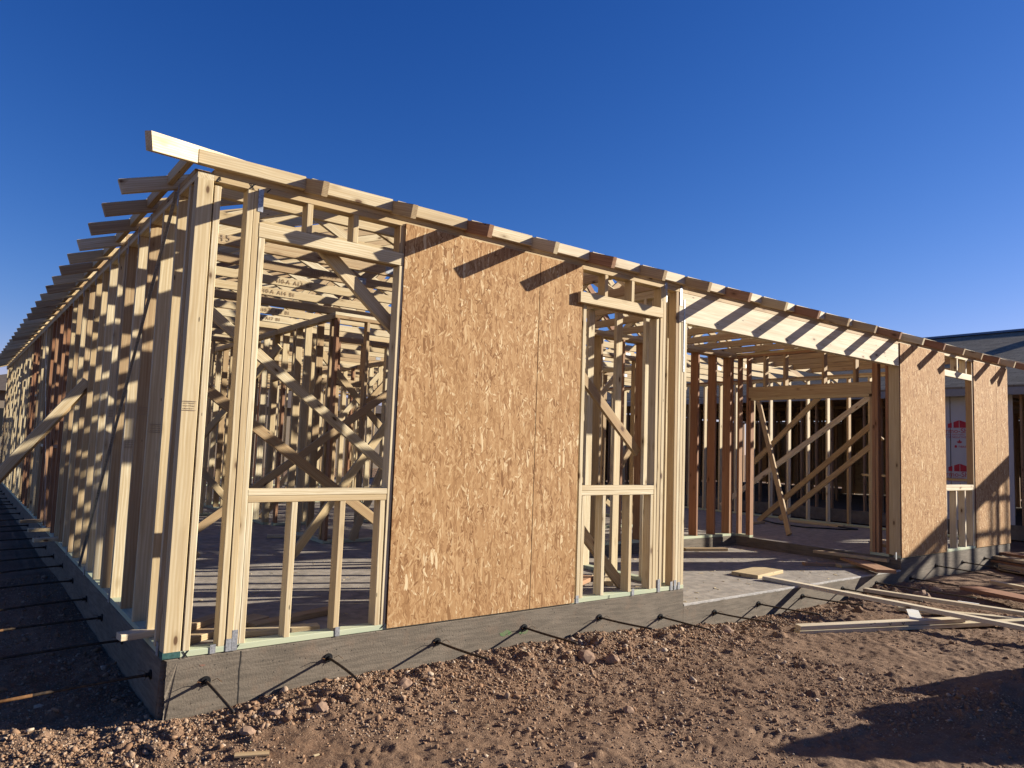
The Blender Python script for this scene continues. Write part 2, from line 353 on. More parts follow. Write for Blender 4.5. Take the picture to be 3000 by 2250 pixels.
for cx, cy, r in CLOD:
    i0, i1, j0, j1 = ix(cx-r*1.3), ix(cx+r*1.3)+2, iy(cy-r*1.3), iy(cy+r*1.3)+2
    xx = GX[i0:i1, j0:j1]; yy = GY[i0:i1, j0:j1]; d = np.hypot(xx-cx, (yy-cy)*1.15)/r*(.75+.5*vnoise(xx/r*1.7+cx*9, yy/r*1.7, 5))
    GH[i0:i1, j0:j1] += np.sqrt(np.clip(1-d*d, 0, 1))*r*.55
def hgt(x, y):
    i = ix(x); j = iy(y); fx = (x-gx[i])/(gx[i+1]-gx[i]); fy = (y-gy[j])/(gy[j+1]-gy[j])
    return (GH[i, j]*(1-fx)+GH[i+1, j]*fx)*(1-fy)+(GH[i, j+1]*(1-fx)+GH[i+1, j+1]*fx)*fy
nx, ny = GX.shape
V = np.stack([GX, GY, GH], -1).reshape(-1, 3); I = np.arange(nx*ny).reshape(nx, ny)
Fq = np.stack([I[:-1, :-1], I[1:, :-1], I[1:, 1:], I[:-1, 1:]], -1).reshape(-1, 4)
me = bpy.data.meshes.new('ground'); me.vertices.add(len(V)); me.vertices.foreach_set('co', V.ravel().astype(np.float32))
me.loops.add(Fq.size); me.loops.foreach_set('vertex_index', Fq.ravel().astype(np.int32)); me.polygons.add(len(Fq))
me.polygons.foreach_set('loop_start', np.arange(0, Fq.size, 4, dtype=np.int32)); me.polygons.foreach_set('loop_total', np.full(len(Fq), 4, dtype=np.int32))
me.polygons.foreach_set('use_smooth', np.ones(len(Fq), dtype=bool)); me.update(calc_edges=True); me.materials.append(DIRT)
tag(link(bpy.data.objects.new('ground', me)), 'bare reddish brown desert soil with clods and boot prints', None, None, 'structure')

# gravel: countless small stones, one object
def gravel(n, name):
    bm = bmesh.new(); bmesh.ops.create_icosphere(bm, subdivisions=1, radius=1); b0 = np.array([v.co for v in bm.verts]); f0 = np.array([[v.index for v in f.verts] for f in bm.faces]); bm.free()
    q = rng.random(n); xs = np.where(q < .34, rng.uniform(-.75, 6.5, n), np.where(q < .84, rng.uniform(-.7, 4.5, n), rng.uniform(3, 9, n)))
    yb = -np.abs(rng.normal(0, .38, n))-.01; yf = rng.uniform(-3.0, -.02, n)
    ys = np.where(q < .34, yb, yf); lf = rng.random(n) < .09; xs = np.where(lf, rng.uniform(-.95, -.01, n), xs); ys = np.where(lf, 5*rng.random(n)**1.5, ys)
    dens = fbm(xs, ys, 1.6, 91); keep = (dens > .30+.25*rng.random(n)) | (ys > -.45); xs, ys = xs[keep], ys[keep]; n = len(xs)
    rad = 10**rng.normal(-2.46, .25, n); rad = np.where((rng.random(n) < .05) & (ys > -.7), rad*2.2, rad); rad = np.clip(rad, .0022, .027)
    zs = hgt(xs, ys); vv = np.empty((n, len(b0), 3)); sc = rad[:, None]*rng.uniform(.55, 1.25, (n, 3)); sc[:, 2] *= .75
    jit = 1+rng.uniform(-.42, .40, (n, len(b0), 1)); an = rng.uniform(0, 6.28, n); c, s = np.cos(an)[:, None], np.sin(an)[:, None]
    L = b0[None]*jit*sc[:, None, :]; tl = rng.uniform(-.5, .5, n)[:, None]; L[..., 2] += L[..., 0]*tl
    vv[..., 0] = L[..., 0]*c-L[..., 1]*s+xs[:, None]; vv[..., 1] = L[..., 0]*s+L[..., 1]*c+ys[:, None]; vv[..., 2] = L[..., 2]+(zs+rad*.25)[:, None]
    ff = (f0[None]+(np.arange(n)*len(b0))[:, None, None]).reshape(-1, 3)
    me = bpy.data.meshes.new(name); me.vertices.add(n*len(b0)); me.vertices.foreach_set('co', vv.ravel().astype(np.float32))
    me.loops.add(ff.size); me.loops.foreach_set('vertex_index', ff.ravel().astype(np.int32)); me.polygons.add(len(ff))
    me.polygons.foreach_set('loop_start', np.arange(0, ff.size, 3, dtype=np.int32)); me.polygons.foreach_set('loop_total', np.full(len(ff), 3, dtype=np.int32))
    me.update(calc_edges=True); me.materials.append(STONE)
    return tag(link(bpy.data.objects.new(name, me)), 'small pinkish and grey gravel strewn along the slab', None, None, 'stuff')
gravel(105000, 'gravel')

# ---------------------------------------------------------------- slab
XE, YE = 12.22, 18.0; RX0, RX1, RY = 4.385, 8.60, 2.45
slab = empty('house_foundation', 'grey concrete foundation slab with cables sticking out of its edges', 'foundation', (0, 0, 0))
poly = [(0, 0), (RX0, 0), (RX0, RY), (RX1, RY), (RX1, 0), (XE, 0), (XE, YE), (0, YE)]
def rough_slab():
    bm = bmesh.new(); top = [bm.verts.new((x, y, 0)) for x, y in poly]; ft = bm.faces.new(top)
    r = bmesh.ops.extrude_face_region(bm, geom=[ft]); bmesh.ops.translate(bm, verts=[v for v in r['geom'] if isinstance(v, bmesh.types.BMVert)], vec=(0, 0, -.7))
    bmesh.ops.recalc_face_normals(bm, faces=bm.faces)
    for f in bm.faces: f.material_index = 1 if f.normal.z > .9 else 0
    ed = [e for e in bm.edges if abs(e.verts[0].co.z) < 1e-4 and abs(e.verts[1].co.z) < 1e-4]
    bmesh.ops.bevel(bm, geom=ed, offset=.008, segments=1, affect='EDGES')
    for pn, pc in (((1, 0, 0), (.085, 0, 0)), ((0, 1, 0), (0, .085, 0)), ((0, 0, 1), (0, 0, -.42))):
        bmesh.ops.bisect_plane(bm, geom=bm.verts[:]+bm.edges[:]+bm.faces[:], plane_co=pc, plane_no=pn)
    ce = [e for e in bm.edges if all(abs(v.co.x) < .02 and abs(v.co.y) < .02 for v in e.verts) and abs(e.verts[0].co.z-e.verts[1].co.z) > .3 and max(v.co.z for v in e.verts) > -.1]
    r = bmesh.ops.bevel(bm, geom=ce, offset=.026, segments=4, affect='EDGES')
    ce = [e for e in bm.edges if all(abs(v.co.x) < .03 and abs(v.co.y) < .03 for v in e.verts) and abs(e.verts[0].co.z-e.verts[1].co.z) > .3 and max(v.co.z for v in e.verts) > -.1]
    bmesh.ops.subdivide_edges(bm, edges=ce, cuts=46, use_grid_fill=True)
    for v in bm.verts:
        if abs(v.co.x) < .03 and abs(v.co.y) < .03 and v.co.z < -.02 and v.co.z > -.41:
            k = max(0, .55*math.sin(v.co.z*47)+.5*math.sin(v.co.z*19+1)+random.uniform(-.2, .9)); d_ = k*.0055
            v.co.x += d_; v.co.y += d_*.8
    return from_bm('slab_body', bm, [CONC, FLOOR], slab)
sb = rough_slab()
bm = bmesh.new(); bmesh.ops.create_cube(bm, size=1)
for v in bm.verts: v.co = ((RX0+.003 if v.co.x < 0 else RX1-.003), (.0 if v.co.y < 0 else RY-.003), (-.7 if v.co.z < 0 else -.14))
for f in bm.faces: f.normal_update(); f.material_index = 1 if f.normal.z > .9 else 0
bmesh.ops.bevel(bm, geom=[e for e in bm.edges if all(v.co.z > -.2 for v in e.verts)], offset=.010, segments=2, affect='EDGES')
from_bm('porch_slab', bm, [CONC, FLOOR], slab)
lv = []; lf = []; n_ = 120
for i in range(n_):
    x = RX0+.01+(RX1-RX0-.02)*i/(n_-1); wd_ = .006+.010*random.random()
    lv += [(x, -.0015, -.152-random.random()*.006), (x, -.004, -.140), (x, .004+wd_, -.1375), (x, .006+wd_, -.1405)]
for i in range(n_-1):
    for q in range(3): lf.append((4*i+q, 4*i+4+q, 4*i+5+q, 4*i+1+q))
pydata('slab_edge_lip', lv, lf, plain('sunlit_laitance', (.55, .52, .47), .9, 0, .3, 30), slab)  # rough lip, coloured pale to paint in the sun on the porch bevel
# control joint in the front face, laid on as a thin dark strip
jv = []; jf = []
for i in range(14):
    z = -.005-.30*i/13; x = .425+random.uniform(-.003, .003); jv += [(x-.003, -.0012, z), (x+.0035, -.0012, z)]
for i in range(13): jf.append((2*i, 2*i+1, 2*i+3, 2*i+2))
pydata('control_joint', jv, jf, DARKJ, slab)

def tendon(base, direction, L, droop, tipmat=False):
    b_ = Vector(base); d = Vector(direction); n = 7; ph = random.uniform(-.03, .03)
    pts = [b_-d*.03]+[b_+d*L*i/n+Vector((-d.y*ph*(i/n)**2, d.x*ph*(i/n)**2, -droop*(i/n)**1.6)) for i in range(n+1)]
    o = rodobj('tendon', pts, .0082, ROD, slab, 7)
    disc('anchor_cup', b_+d*.004, d, .027, .010, BLACK, o, 14); disc('cable_collar', b_+d*.018, d, .013, .026, BLACK, o, 8)
    s = d.cross(Vector((0, 0, 1)))
    rodobj('tie_wire', [b_+d*.02-s*.03+Vector((0, 0, .0)), b_+d*.03-s*.055+Vector((0, 0, .012)), b_+d*.05-s*.075+Vector((0, 0, -.005))], .0018, RUST, o, 5)
    rodobj('tie_wire', [b_+d*.02+s*.03, b_+d*.03+s*.05+Vector((0, 0, .01)), b_+d*.055+s*.06+Vector((0, 0, .012))], .0018, RUST, o, 5)
    if tipmat: rodobj('rusty_end', [pts[-3]*1.0, pts[-2], pts[-1]+d*.01], .0085, RUST, o, 7)
for x, z, L, dr in [(.238, -.144, .515, .016), (.97, -.121, .47, .0), (1.767, -.127, .575, -.02), (2.537, -.124, .57, -.012), (3.326, -.137, .57, -.03), (4.078, -.215, .54, -.0),
                    (4.841, -.258, .6, -.03), (5.548, -.25, .68, -.03), (6.348, -.25, .65, -.025), (7.176, -.245, .87, -.02), (7.965, -.247, 1.09, -.02), (8.849, -.262, .57, .0), (9.59, -.155, .76, .03), (10.438, -.165, .7, .03), (11.215, -.161, .7, .03)]:
    tendon((x, 0, z), (0, -1, 0), L, dr)
y = .226; k = 0
while y < 17:
    tendon((0, y, -.145+random.uniform(-.015, .015)), (-1, 0, 0), .72+random.uniform(-.05, .2), .02+random.uniform(0, .03), k in (0, 2)); y += .83+random.uniform(-.05, .08); k += 1

# ---------------------------------------------------------------- timber frame
H = empty('unfinished_house', 'unfinished single storey timber house frame with OSB panels on a concrete slab', 'house frame', (0, 0, 0))
T = .038; D = .089; ZB, ZS, ZP1, ZP2 = .038, 2.722, 2.760, 2.798
def stud(x0, x1, y0, y1, z1=ZS, z0=ZB, mat=None, name='stud'): return box(name, x0, x1, y0, y1, z0, z1-.001, mat, H)
def plates_x(x0, x1, y0, y1, gaps=(), lap=.0):
    segs = []; a = x0
    for g0, g1 in gaps: segs.append((a, g0)); a = g1
    segs.append((a, x1))
    for s0, s1 in segs: box('bottom_plate', s0, s1, y0, y1, .002, ZB, TREAT, H, .3)
    box('top_plate', x0, x1, y0, y1, ZS, ZP1-.0005, None, H, .3); box('top_plate', x0+lap, x1-lap, y0, y1, ZP1, ZP2, None, H, .3)
def plates_y(y0, y1, x0, x1, gaps=(), lap=.0):
    segs = []; a = y0
    for g0, g1 in gaps: segs.append((a, g0)); a = g1
    segs.append((a, y1))
    for s0, s1 in segs: box('bottom_plate', x0, x1, s0, s1, .002, ZB, TREAT, H, .3)
    n = max(1, round((y1-y0)/4.8))
    for i in range(n):
        a, b_ = y0+(y1-y0)*i/n, y0+(y1-y0)*(i+1)/n-.002
        box('top_plate', x0, x1, a, b_, ZS, ZP1-.0005, None, H, .2); box('top_plate', x0, x1, a+lap, b_, ZP1, ZP2, None, H, .2)

# front wall, left part
plates_x(.0925, RX0, 0, D)
box('corner_stud', .001, .0905, .0, .038, ZB, 2.722, PALE, H, .3)        # corner: face of the side wall's end stud
box('top_plate', 0, .0915, 0, .14, ZS, ZP1-.0005, PALE, H, .2)
box('bottom_plate', .0, .0915, .0, .079, .002, ZB, TREATD, H, 0)
box('corner_stud', .101, .139, .002, D, ZB, 2.70, PALE, H)
box('corner_stud', .0, .0905, .041, .079, ZB, ZS, PALE, H, .5)
for x0, z1 in [(.290, ZS), (.330, ZS), (.3685, 2.442)]: stud(x0, x0+T, 0, D, z1, mat=PALE)
stud(.408, .443, 0, D, .849, mat=PALE, name='cripple_stud')
stud(1.325, 1.362, 0, D, 2.442, mat=PALE); stud(1.365, 1.403, .001, D, mat=TAN); stud(1.278, 1.316, 0, D, .849, mat=PALE, name='cripple_stud')
for x0 in (.673, .991): stud(x0, x0+T, 0, D, .849, mat=PALE, name='cripple_stud'); stud(x0-.01, x0-.01+T, .0, D, ZS, 2.536, PALE, 'cripple_stud')
stud(1.325, 1.363, .004, D, ZS, 2.536, TAN, 'cripple_stud')
box('window_sill', .4085, 1.3235, -.001, D, .888, .927, PALE, H, .3); box('window_sill', .4095, 1.322, .001, D-.002, .849, .887, PALE, H, .3)
hd = box('header_board', .369, 1.3635, -.002, T-.002, 2.444, 2.533, PALE, H, .2); box('header_board', .369, 1.3635, .05, .088, 2.444, 2.533, TAN, H, .2)
x = 1.75
while x < 2.95: stud(x, x+T, 0, D); x += .4064
stud(2.99, 3.028, 0, D)
# window two
stud(3.058, 3.095, 0, D, 2.435, mat=PALE); stud(3.098, 3.134, .001, D, .856, mat=PALE, name='cripple_stud')
for x0 in (3.331, 3.655): stud(x0, x0+T, 0, D, .856, mat=PALE, name='cripple_stud'); stud(x0-.03, x0-.03+T, 0, D, ZS, 2.525, PALE, 'cripple_stud')
stud(3.921, 3.957, 0, D, .856, mat=PALE, name='cripple_stud'); stud(3.962, 3.998, .001, D, 2.435, mat=PALE)
for x0 in (4.002, 4.043): stud(x0, x0+T, 0, D, mat=PALE)
box('window_sill', 3.066, 3.960, -.001, D, .896, .935, PALE, H, .3); box('window_sill', 3.068, 3.958, .001, D, .857, .895, PALE, H, .3)
plank('header_board', (2.975, -.034, 2.474), (4.0, -.020, 2.482), T, D, PALE, H)
plank('header_board', (3.10, .06, 2.478), (4.0, .06, 2.480), T, D, TAN, H)
for x0, m in ((4.225, TAN), (4.267, PALE), (4.306, PALE), (4.345, PALE)): stud(x0, x0+T, 0 if x0 > 4.23 else .002, D, 2.440 if x0 > 4.23 else ZS, mat=m)
# porch beam
box('porch_beam', 4.268, 8.590, .0, .088, 2.442, 2.722, CHALK, H, .1)
box('top_plate', RX0+.001, RX1, 0, D, ZS+.0005, ZP1-.0005, None, H, .1); box('top_plate', RX0-.3, RX1+.3, 0, D, ZP1, ZP2, None, H, .1) if False else None
box('top_plate', RX0+.001, 8.6, 0, D, ZP1, ZP2, TAN, H, .1)
# front wall, right part
plates_x(8.6025, XE, 0, D)
stud(8.603, 8.641, .0, .14, mat=PALE); stud(8.645, 8.683, .0, D)
x = 9.0
while x < 9.85: stud(x, x+T, 0, D); x += .4064
stud(9.90, 9.938, 0, D); stud(9.942, 9.978, 0, D, .836, mat=CHALK, name='cripple_stud')
for x0 in (10.26, 10.56): stud(x0, x0+T, 0, D, .836, mat=CHALK, name='cripple_stud'); stud(x0+.1, x0+.1+T, 0, D, ZS, 2.528, CHALK, 'cripple_stud')
stud(10.832, 10.868, 0, D, .836, mat=CHALK, name='cripple_stud'); stud(10.872, 10.91, 0, D)
box('window_sill', 9.942, 10.868, -.001, D, .877, .916, CHALK, H, .2); box('window_sill', 9.944, 10.866, .0, D, .837, .876, CHALK, H, .2)
box('header_board', 9.93, 10.872, -.002, T, 2.438, 2.526, CHALK, H, .2)
x = 11.3
while x < 12.1: stud(x, x+T, 0, D); x += .4064
# left wall
plates_y(.0805, YE, .0, D, lap=.0)
yy = .42; ys = []
while yy < YE-.2: ys.append(yy); yy += .4064
brown = {13, 14, 15, 16, 17, 22, 23, 24}
for i, y in enumerate(ys):
    stud(.0, D, y, y+T, mat=FIR if i in brown else (PALE if random.random() < .72 else TAN))
stud(.0, D, .165, .203, mat=PALE); stud(.0, D, 2.075+.04, 2.075+.078, mat=TAN)
# fire blocks between the left wall studs
for i, z in [(12, 1.55), (13, 1.02), (17, 1.0), (21, 1.75), (22, 1.1), (26, 1.9), (29, 1.4), (33, 1.2)]: box('fire_block', .005, D-.005, ys[i]+T+.001, ys[i]+.405, z, z+T, None, H, .3)
# right and back walls
plates_y(D+.002, YE, XE-D, XE)
y = .5
while y < YE: stud(XE-D, XE, y, y+T, mat=CHALK if y < 5 and random.random() < .6 else None); y += .4064
plates_x(D+.002, XE-D-.002, YE-D, YE)
x = .5
while x < XE-.2: stud(x, x+T, YE-D, YE); x += .4064
# porch recess walls
plates_y(D+.002, RY, RX0-D-.004, RX0-.004)
for y in (.16, .43, .83, 1.235, 1.64, 2.05): stud(RX0-D-.004, RX0-.004, y, y+T, mat=PALE)
plates_x(RX0-.09, RX1-.0, RY+.003, RY+.143)
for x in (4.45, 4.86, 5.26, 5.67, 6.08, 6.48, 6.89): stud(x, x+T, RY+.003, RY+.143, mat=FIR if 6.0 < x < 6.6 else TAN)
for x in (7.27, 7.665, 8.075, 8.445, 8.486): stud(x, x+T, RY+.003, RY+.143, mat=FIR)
plates_y(D+.06, RY, RX1+.001, RX1+D, gaps=((.39, 2.20),))
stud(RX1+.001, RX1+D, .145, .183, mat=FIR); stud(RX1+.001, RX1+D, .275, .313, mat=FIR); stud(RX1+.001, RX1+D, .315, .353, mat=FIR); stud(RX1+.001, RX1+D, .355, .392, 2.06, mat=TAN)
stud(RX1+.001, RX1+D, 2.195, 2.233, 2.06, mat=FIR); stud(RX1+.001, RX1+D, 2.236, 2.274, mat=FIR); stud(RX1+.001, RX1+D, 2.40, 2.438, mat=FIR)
box('header_board', RX1-.001, RX1+.037, .357, 2.233, 2.10, 2.262, TAN, H, .1); box('header_board', RX1+.05, RX1+.088, .357, 2.233, 2.10, 2.262, TAN, H, .1)
box('header_board', RX1, RX1+D, .394, 2.194, 2.061, 2.099, PALE, H, .1)
for y in (.57, 1.02, 1.62, 1.95): stud(RX1+.001, RX1+D, y, y+T, ZS, 2.264, TAN, 'cripple_stud')
# interior partitions
def wall_y(x, y0, y1, door=None, mats=None):
    g = (door,) if door else (); plates_y(y0, y1, x, x+D, gaps=g); y = y0+.02
    while y < y1-T:
        if not (door and door[0]-.02 < y < door[1]-.02): stud(x, x+D, y, y+T, mat=mats)
        elif True: stud(x, x+D, y, y+T, ZS, 2.15, name='cripple_stud')
        y += .4064
    if door:
        for y in (door[0]-T, door[1]): stud(x, x+D, y, y+T)
        box('header_board', x, x+D, door[0], door[1], 2.06, 2.149, TAN, H, .2)
def wall_x(y, x0, x1, door=None, mats=None):
    g = (door,) if door else (); plates_x(x0, x1, y, y+D, gaps=g); x = x0+.02
    while x < x1-T:
        if not (door and door[0]-.02 < x < door[1]-.02): stud(x, x+T, y, y+D, mat=mats)
        else: stud(x, x+T, y, y+D, ZS, 2.15, name='cripple_stud')
        x += .4064
    if door:
        for x in (door[0]-T, door[1]): stud(x, x+T, y, y+D)
        box('header_board', door[0], door[1], y, y+D, 2.06, 2.149, TAN, H, .2)
wall_x(3.93, 2.60, 8.60, (4.6, 5.5)); wall_y(2.60, 4.022, 9.5, (5.2, 6.05))
wall_x(7.5, D, 2.598, (.9, 1.75)); wall_y(5.55, 4.022, 12.0, (8.0, 8.9)); wall_x(9.5, 2.60, 5.548)
wall_x(12.5, D, XE-D, (3.0, 4.0)); wall_y(8.9, 4.022, 12.4, (6.0, 7.0)); wall_x(3.93, 8.99, XE-D-.002) if False else None
wall_x(5.9, 2.70, 5.54, (3.2, 4.0)); wall_y(1.40, 7.6, 12.4); wall_x(10.8, D, 1.39); wall_x(14.5, 3.5, 7.38); wall_x(6.4, 5.65, 8.88)
wall_y(3.4, 12.6, YE-D-.002); wall_y(7.4, 12.6, YE-D-.002)
# roof timber: trusses across the house behind every left-hand tail
PI = 4/12.; ZT = 2.880
def top_at(x, y): return ZT+PI*min(x, XE-x, y, YE-y, 5.6)
tl = [.532+.6096*i for i in range(29)]
CH = {}
for i, y in enumerate(tl):
    hip = PI*min(y, YE-y, 5.6); xf = hip/PI; fr = y < 2.4
    xend = 3.05 if fr else XE+.33
    m = random.choice([PALE, TAN, PALE, TAN])
    ch = box('truss_bottom_chord', .02, (3.05 if fr else XE-.02), y-T/2, y+T/2, ZP2+.001, ZP2+.089, m, H, .2)
    CH[i] = ch
    if not fr and i < 12: box('truss_bottom_chord', .5, 6.3, y-T/2-.042, y+T/2-.042, ZP2+.002, ZP2+.089, None, H, .2) if i % 3 == 0 else None
    ce = math.cos(math.atan(PI)); dz = -.047*1
    x1 = min(xf, 6.1)
    nu = (-PI, 0, 1)
    plank('rafter_tail', (-.315, y, ZT-.315*PI-.047), (max(x1, .3), y, ZT+max(x1, .3)*PI-.047), T, D, PALE if random.random() < .6 else TAN, H)
    if not fr:
        plank('rafter_tail', (XE+.315, y, ZT-.315*PI-.047), (XE-max(x1, .3), y, ZT+max(x1, .3)*PI-.047), T, D, None, H)
        if XE-2*x1 > .3: plank('truss_top_chord', (x1, y, ZT+hip-.047), (XE-x1, y, ZT+hip-.047), T, D, None, H)
    elif hip > .15: plank('truss_top_chord', (x1, y, ZT+hip-.047), (3.05, y, ZT+hip-.047), T, D, None, H)
    xe = 3.0 if fr else XE-.5
    if hip > .25 and i < 14:
        n = 3 if fr else 9; px = .5; upf = True
        for q in range(n):
            qx = px+(xe-.5)/n; za = ZP2+.05 if upf else top_at(px, y)-.06; zb = top_at(min(qx, XE), y)-.06 if upf else ZP2+.05
            plank('truss_web', (px, y, za), (qx, y, zb), T*.98, D, None, H, (0, 0, 1) if abs(qx-px) > .05 else (1, 0, 0)); px = qx; upf = not upf
            if q % 2: box('gusset_plate', qx-.05, qx+.05, y-T/2-.0018, y-T/2-.0004, ZP2+.02, ZP2+.085, STEEL, ch, 0)
# front tails / jack rafters and trusses running back over the porch
for k in range(20):
    x = .6635+.6096*k-T/2
    if x < 3.0: ye = max(.25, min(x, .5+.6*round(x/.61)))
    elif x > XE-.3: ye = .25
    else: ye = 2.4
    yend = min(ye, x, 2.4)
    m = [TAN, TAN, FIR, PALE, FIR][k % 5]
    plank('rafter_tail', (x, -.315, ZT-.315*PI-.047), (x, yend, ZT+yend*PI-.047), T, D, m, H)
    if x > 3.0 and x < XE-.1:
        ch = box('truss_bottom_chord', x-T/2, x+T/2, .01, 3.0, ZP2+.001, ZP2+.089, TAN, H, .2)
        plank('truss_web', (x+.001, .9, ZP2+.05), (x+.001, 1.7, ZT+1.7*PI-.06), T*.97, D, None, H); plank('truss_web', (x+.001, 1.75, ZT+1.7*PI-.06), (x+.001, 2.5, ZP2+.05), T*.97, D, None, H)
        box('gusset_plate', x-T/2-.0018, x-T/2-.0004, 1.15, 1.27, ZP2+.02, ZP2+.085, STEEL, ch, 0)
    # eave block to the next tail
    xa = (-.012 if k == 0 else x-.6096+T/2+.001)
    box('eave_block', xa, x-T/2-.001, -.046, -.008, ZP2-.006, ZT+.010-.016, CHALK if k > 3 else PALE, H, .15)
for i, y in enumerate(tl):
    ya = .0 if i == 0 else y-.6096+T/2+.001
    box('eave_block', -.058, -.020, ya, y-T/2-.001, ZP2+.006, ZT-.006, PALE if random.random() < .7 else TAN, H, .15)
# hip boards at the corners
plank('hip_rafter', (-.325, -.325, ZT-.325*PI-.03), (2.3, 2.3, ZT+2.3*PI-.03), T, .100, PALE, H)
plank('hip_rafter', (XE+.325, -.325, ZT-.325*PI-.03), (XE-2.3, 2.3, ZT+2.3*PI-.03), T, .100, PALE, H)
# OSB sheets
def osb(x0, x1, z0, z1, seed, y=-.0005, th=.011):
    bm = bmesh.new(); bmesh.ops.create_cube(bm, size=1); c = Vector(((x0+x1)/2, y-th/2, (z0+z1)/2))
    for v in bm.verts: v.co = (v.co.x*(x1-x0), v.co.y*th, v.co.z*(z1-z0))
    for f in bm.faces: f.normal_update(); f.material_index = 0 if abs(f.normal.y) > .9 else 1
    o = from_bm('osb_panel', bm, [OSB, REDP]); o.location = c; o.parent = H; return o
osb(1.3645, 2.572, .012, 2.742, 1); osb(2.5775, 3.031, .012, 2.740, 2); osb(8.605, 9.928, .010, 2.744, 3); osb(10.915, 11.752, .010, 2.742, 4); osb(11.760, XE, .010, 2.744, 5)
# temporary braces inside
for p0, p1, m in [((.79, .125, 2.52), (1.55, .16, 1.90), PALE), ((.30, 2.0, 2.53), (3.66, 2.02, .03), PALE), ((.45, 2.06, 1.78), (2.95, 2.06, .03), TAN), ((.85, 3.84, .03), (4.45, 3.84, 2.68), TAN),
                  ((1.87, 3.0, .03), (3.35, 3.05, 2.05), PALE), ((.35, 3.2, .9), (1.0, 3.25, .03), TAN), ((3.42, .30, .49), (3.88, .30, .03), TAN), ((2.9, .3, 1.05), (3.42, .30, .49), TAN), ((3.0, .50, 2.36), (4.28, .50, 1.22), TAN), ((2.8, 5.0, 2.5), (5.2, 5.0, .05), PALE), ((2.72, 6.5, .05), (5.0, 6.5, 2.6), TAN), ((.3, 6.2, 2.4), (2.4, 6.2, .05), PALE), ((4.0, 3.8, 2.6), (2.9, 3.8, .05), PALE), ((1.2, 9.0, .05), (2.5, 9.0, 2.4), PALE), ((4.45, 3.5, 2.2), (6.2, 3.5, .05), PALE), ((6.3, 3.3, .05), (7.8, 3.3, 2.2), TAN),
                  ((9.0, 5.2, .04), (4.9, 5.3, 2.6), None), ((5.7, 4.6, .04), (8.2, 4.6, 2.6), CHALK), ((1.2, 7.4, .04), (2.5, 5.5, 2.5), None), ((3.2, 8.0, .05), (5.3, 8.0, 2.5), None), ((6.0, 7, .05), (8.6, 7, 2.5), CHALK)]:
    plank('brace_board', p0, p1, T, D, m, H)
for p0, p1, m in [((11.0, 3.85, 1.02), (11.0, 2.20, 2.52), TAN), ((10.2, 3.9, .30), (11.6, 1.75, 2.40), CHALK), ((11.0, 3.66, .02), (11.0, 1.45, 1.88), TAN), ((11.05, 3.25, .10), (11.05, 1.40, 1.60), TAN), ((9.45, 2.07, .02), (11.0, 3.70, 2.35), TAN)]:
    plank('brace_board', p0, p1, D, T, m, H, (1, 0, 0))
box('fire_block', XE-D+.002, XE-.002, .55, 2.3, .93, .968, None, H, .2)
# brace propped against the left wall, two boards
for dy in (0, .042): plank('brace_board', (.0, 3.70+dy, 1.72-dy), (-1.45, 3.70+dy, -.33-dy), T, D, TAN if dy else PALE, H)
# steel let-in brace on the left wall
def angle_strip(name, p0, p1, w_=.028, t_=.0022, parent=H):
    return plank(name, p0, p1, t_, w_, STEEL, parent, (0, .8, .8))
angle_strip('steel_strap_brace', (-.003, .46, 2.76), (-.003, 3.17, .03)); plank('steel_strap_brace', (-.012, .462, 2.75), (-.012, 3.172, .035), .018, .0022, STEEL, H, (0, .8, .8))
angle_strip('steel_strap_brace', (-.003, 8.4, 2.76), (-.003, 6.2, .03))
# straps and hold-downs
def plate(x0, x1, z0, z1, y=-.0035, name='metal_strap'): return box(name, x0, x1, y, y+.0025, z0, z1, STEEL, H, 0)
plate(.352, .384, 2.600, 2.740); plate(4.058, 4.092, 2.60, 2.79); plate(4.275, 4.305, 2.60, 2.79, -.0035); plate(4.333, 4.347, 1.98, 2.66, -.0045)
for x in (.248, .335, .368, 1.005, 3.055, 3.70, 4.03, 4.20, 4.25, 4.30):
    plate(x, x+.032, .003, random.uniform(.05, .12) if x not in (1.005, 3.70) else .06, -.0045, 'hold_down_bracket')
for y in (.43, 1.23, 1.64, 2.04, 2.45, 2.86, 3.67, 4.48, 5.3): box('metal_strap', -.0035, -.001, y+.004, y+.034, 2.66, 2.795, STEEL, H, 0)
for y in (.09, 1.66, 2.9, 4.1, 5.3, 6.6): box('hold_down_bracket', -.005, -.002, y, y+.05, .0, .075, STEEL, H, 0)
for x in (8.45, 8.62): plate(x, x+.03, .0, .09, -.006, 'hold_down_bracket')
# loose tails of masking: white conduit stubs and a plastic roll inside
# marks and writing on the timber
xm = [((-.016, -.02), (.016, .02)), ((-.014, .018), (.012, -.018))]
strokes('marker_cross', xm, .006, (.118, -.0030, .018), (1, 0, 0), (0, 0, 1), MARK, H)
strokes('marker_cross', xm, .006, (.312, -.0030, 2.742), (1, 0, 0), (0, 0, 1), MARK, H)
strokes('marker_mark', [((-.014, -.018), (.006, .016)), ((.002, .016), (.010, -.006)), ((-.016, -.018), (.0, -.012))], .006, (.118, -.0030, 2.738), (1, 0, 0), (0, 0, 1), MARK, H)
strokes('marker_mark', [((-.008, -.014), (.014, .012))], .006, (.408, -.0030, 2.741), (1, 0, 0), (0, 0, 1), MARK, H)
strokes('marker_mark', [((-.008, -.012), (.010, .014))], .006, (.402, -.0030, .020), (1, 0, 0), (0, 0, 1), MARK, H)
strokes('marker_mark', [((-.010, -.010), (.012, .010))], .006, (1.335, -.0030, .024), (1, 0, 0), (0, 0, 1), MARK, H)
strokes('marker_mark', [((0, -.014), (.004, .014))], .006, (3.43, -.0030, .018), (1, 0, 0), (0, 0, 1), MARK, H)
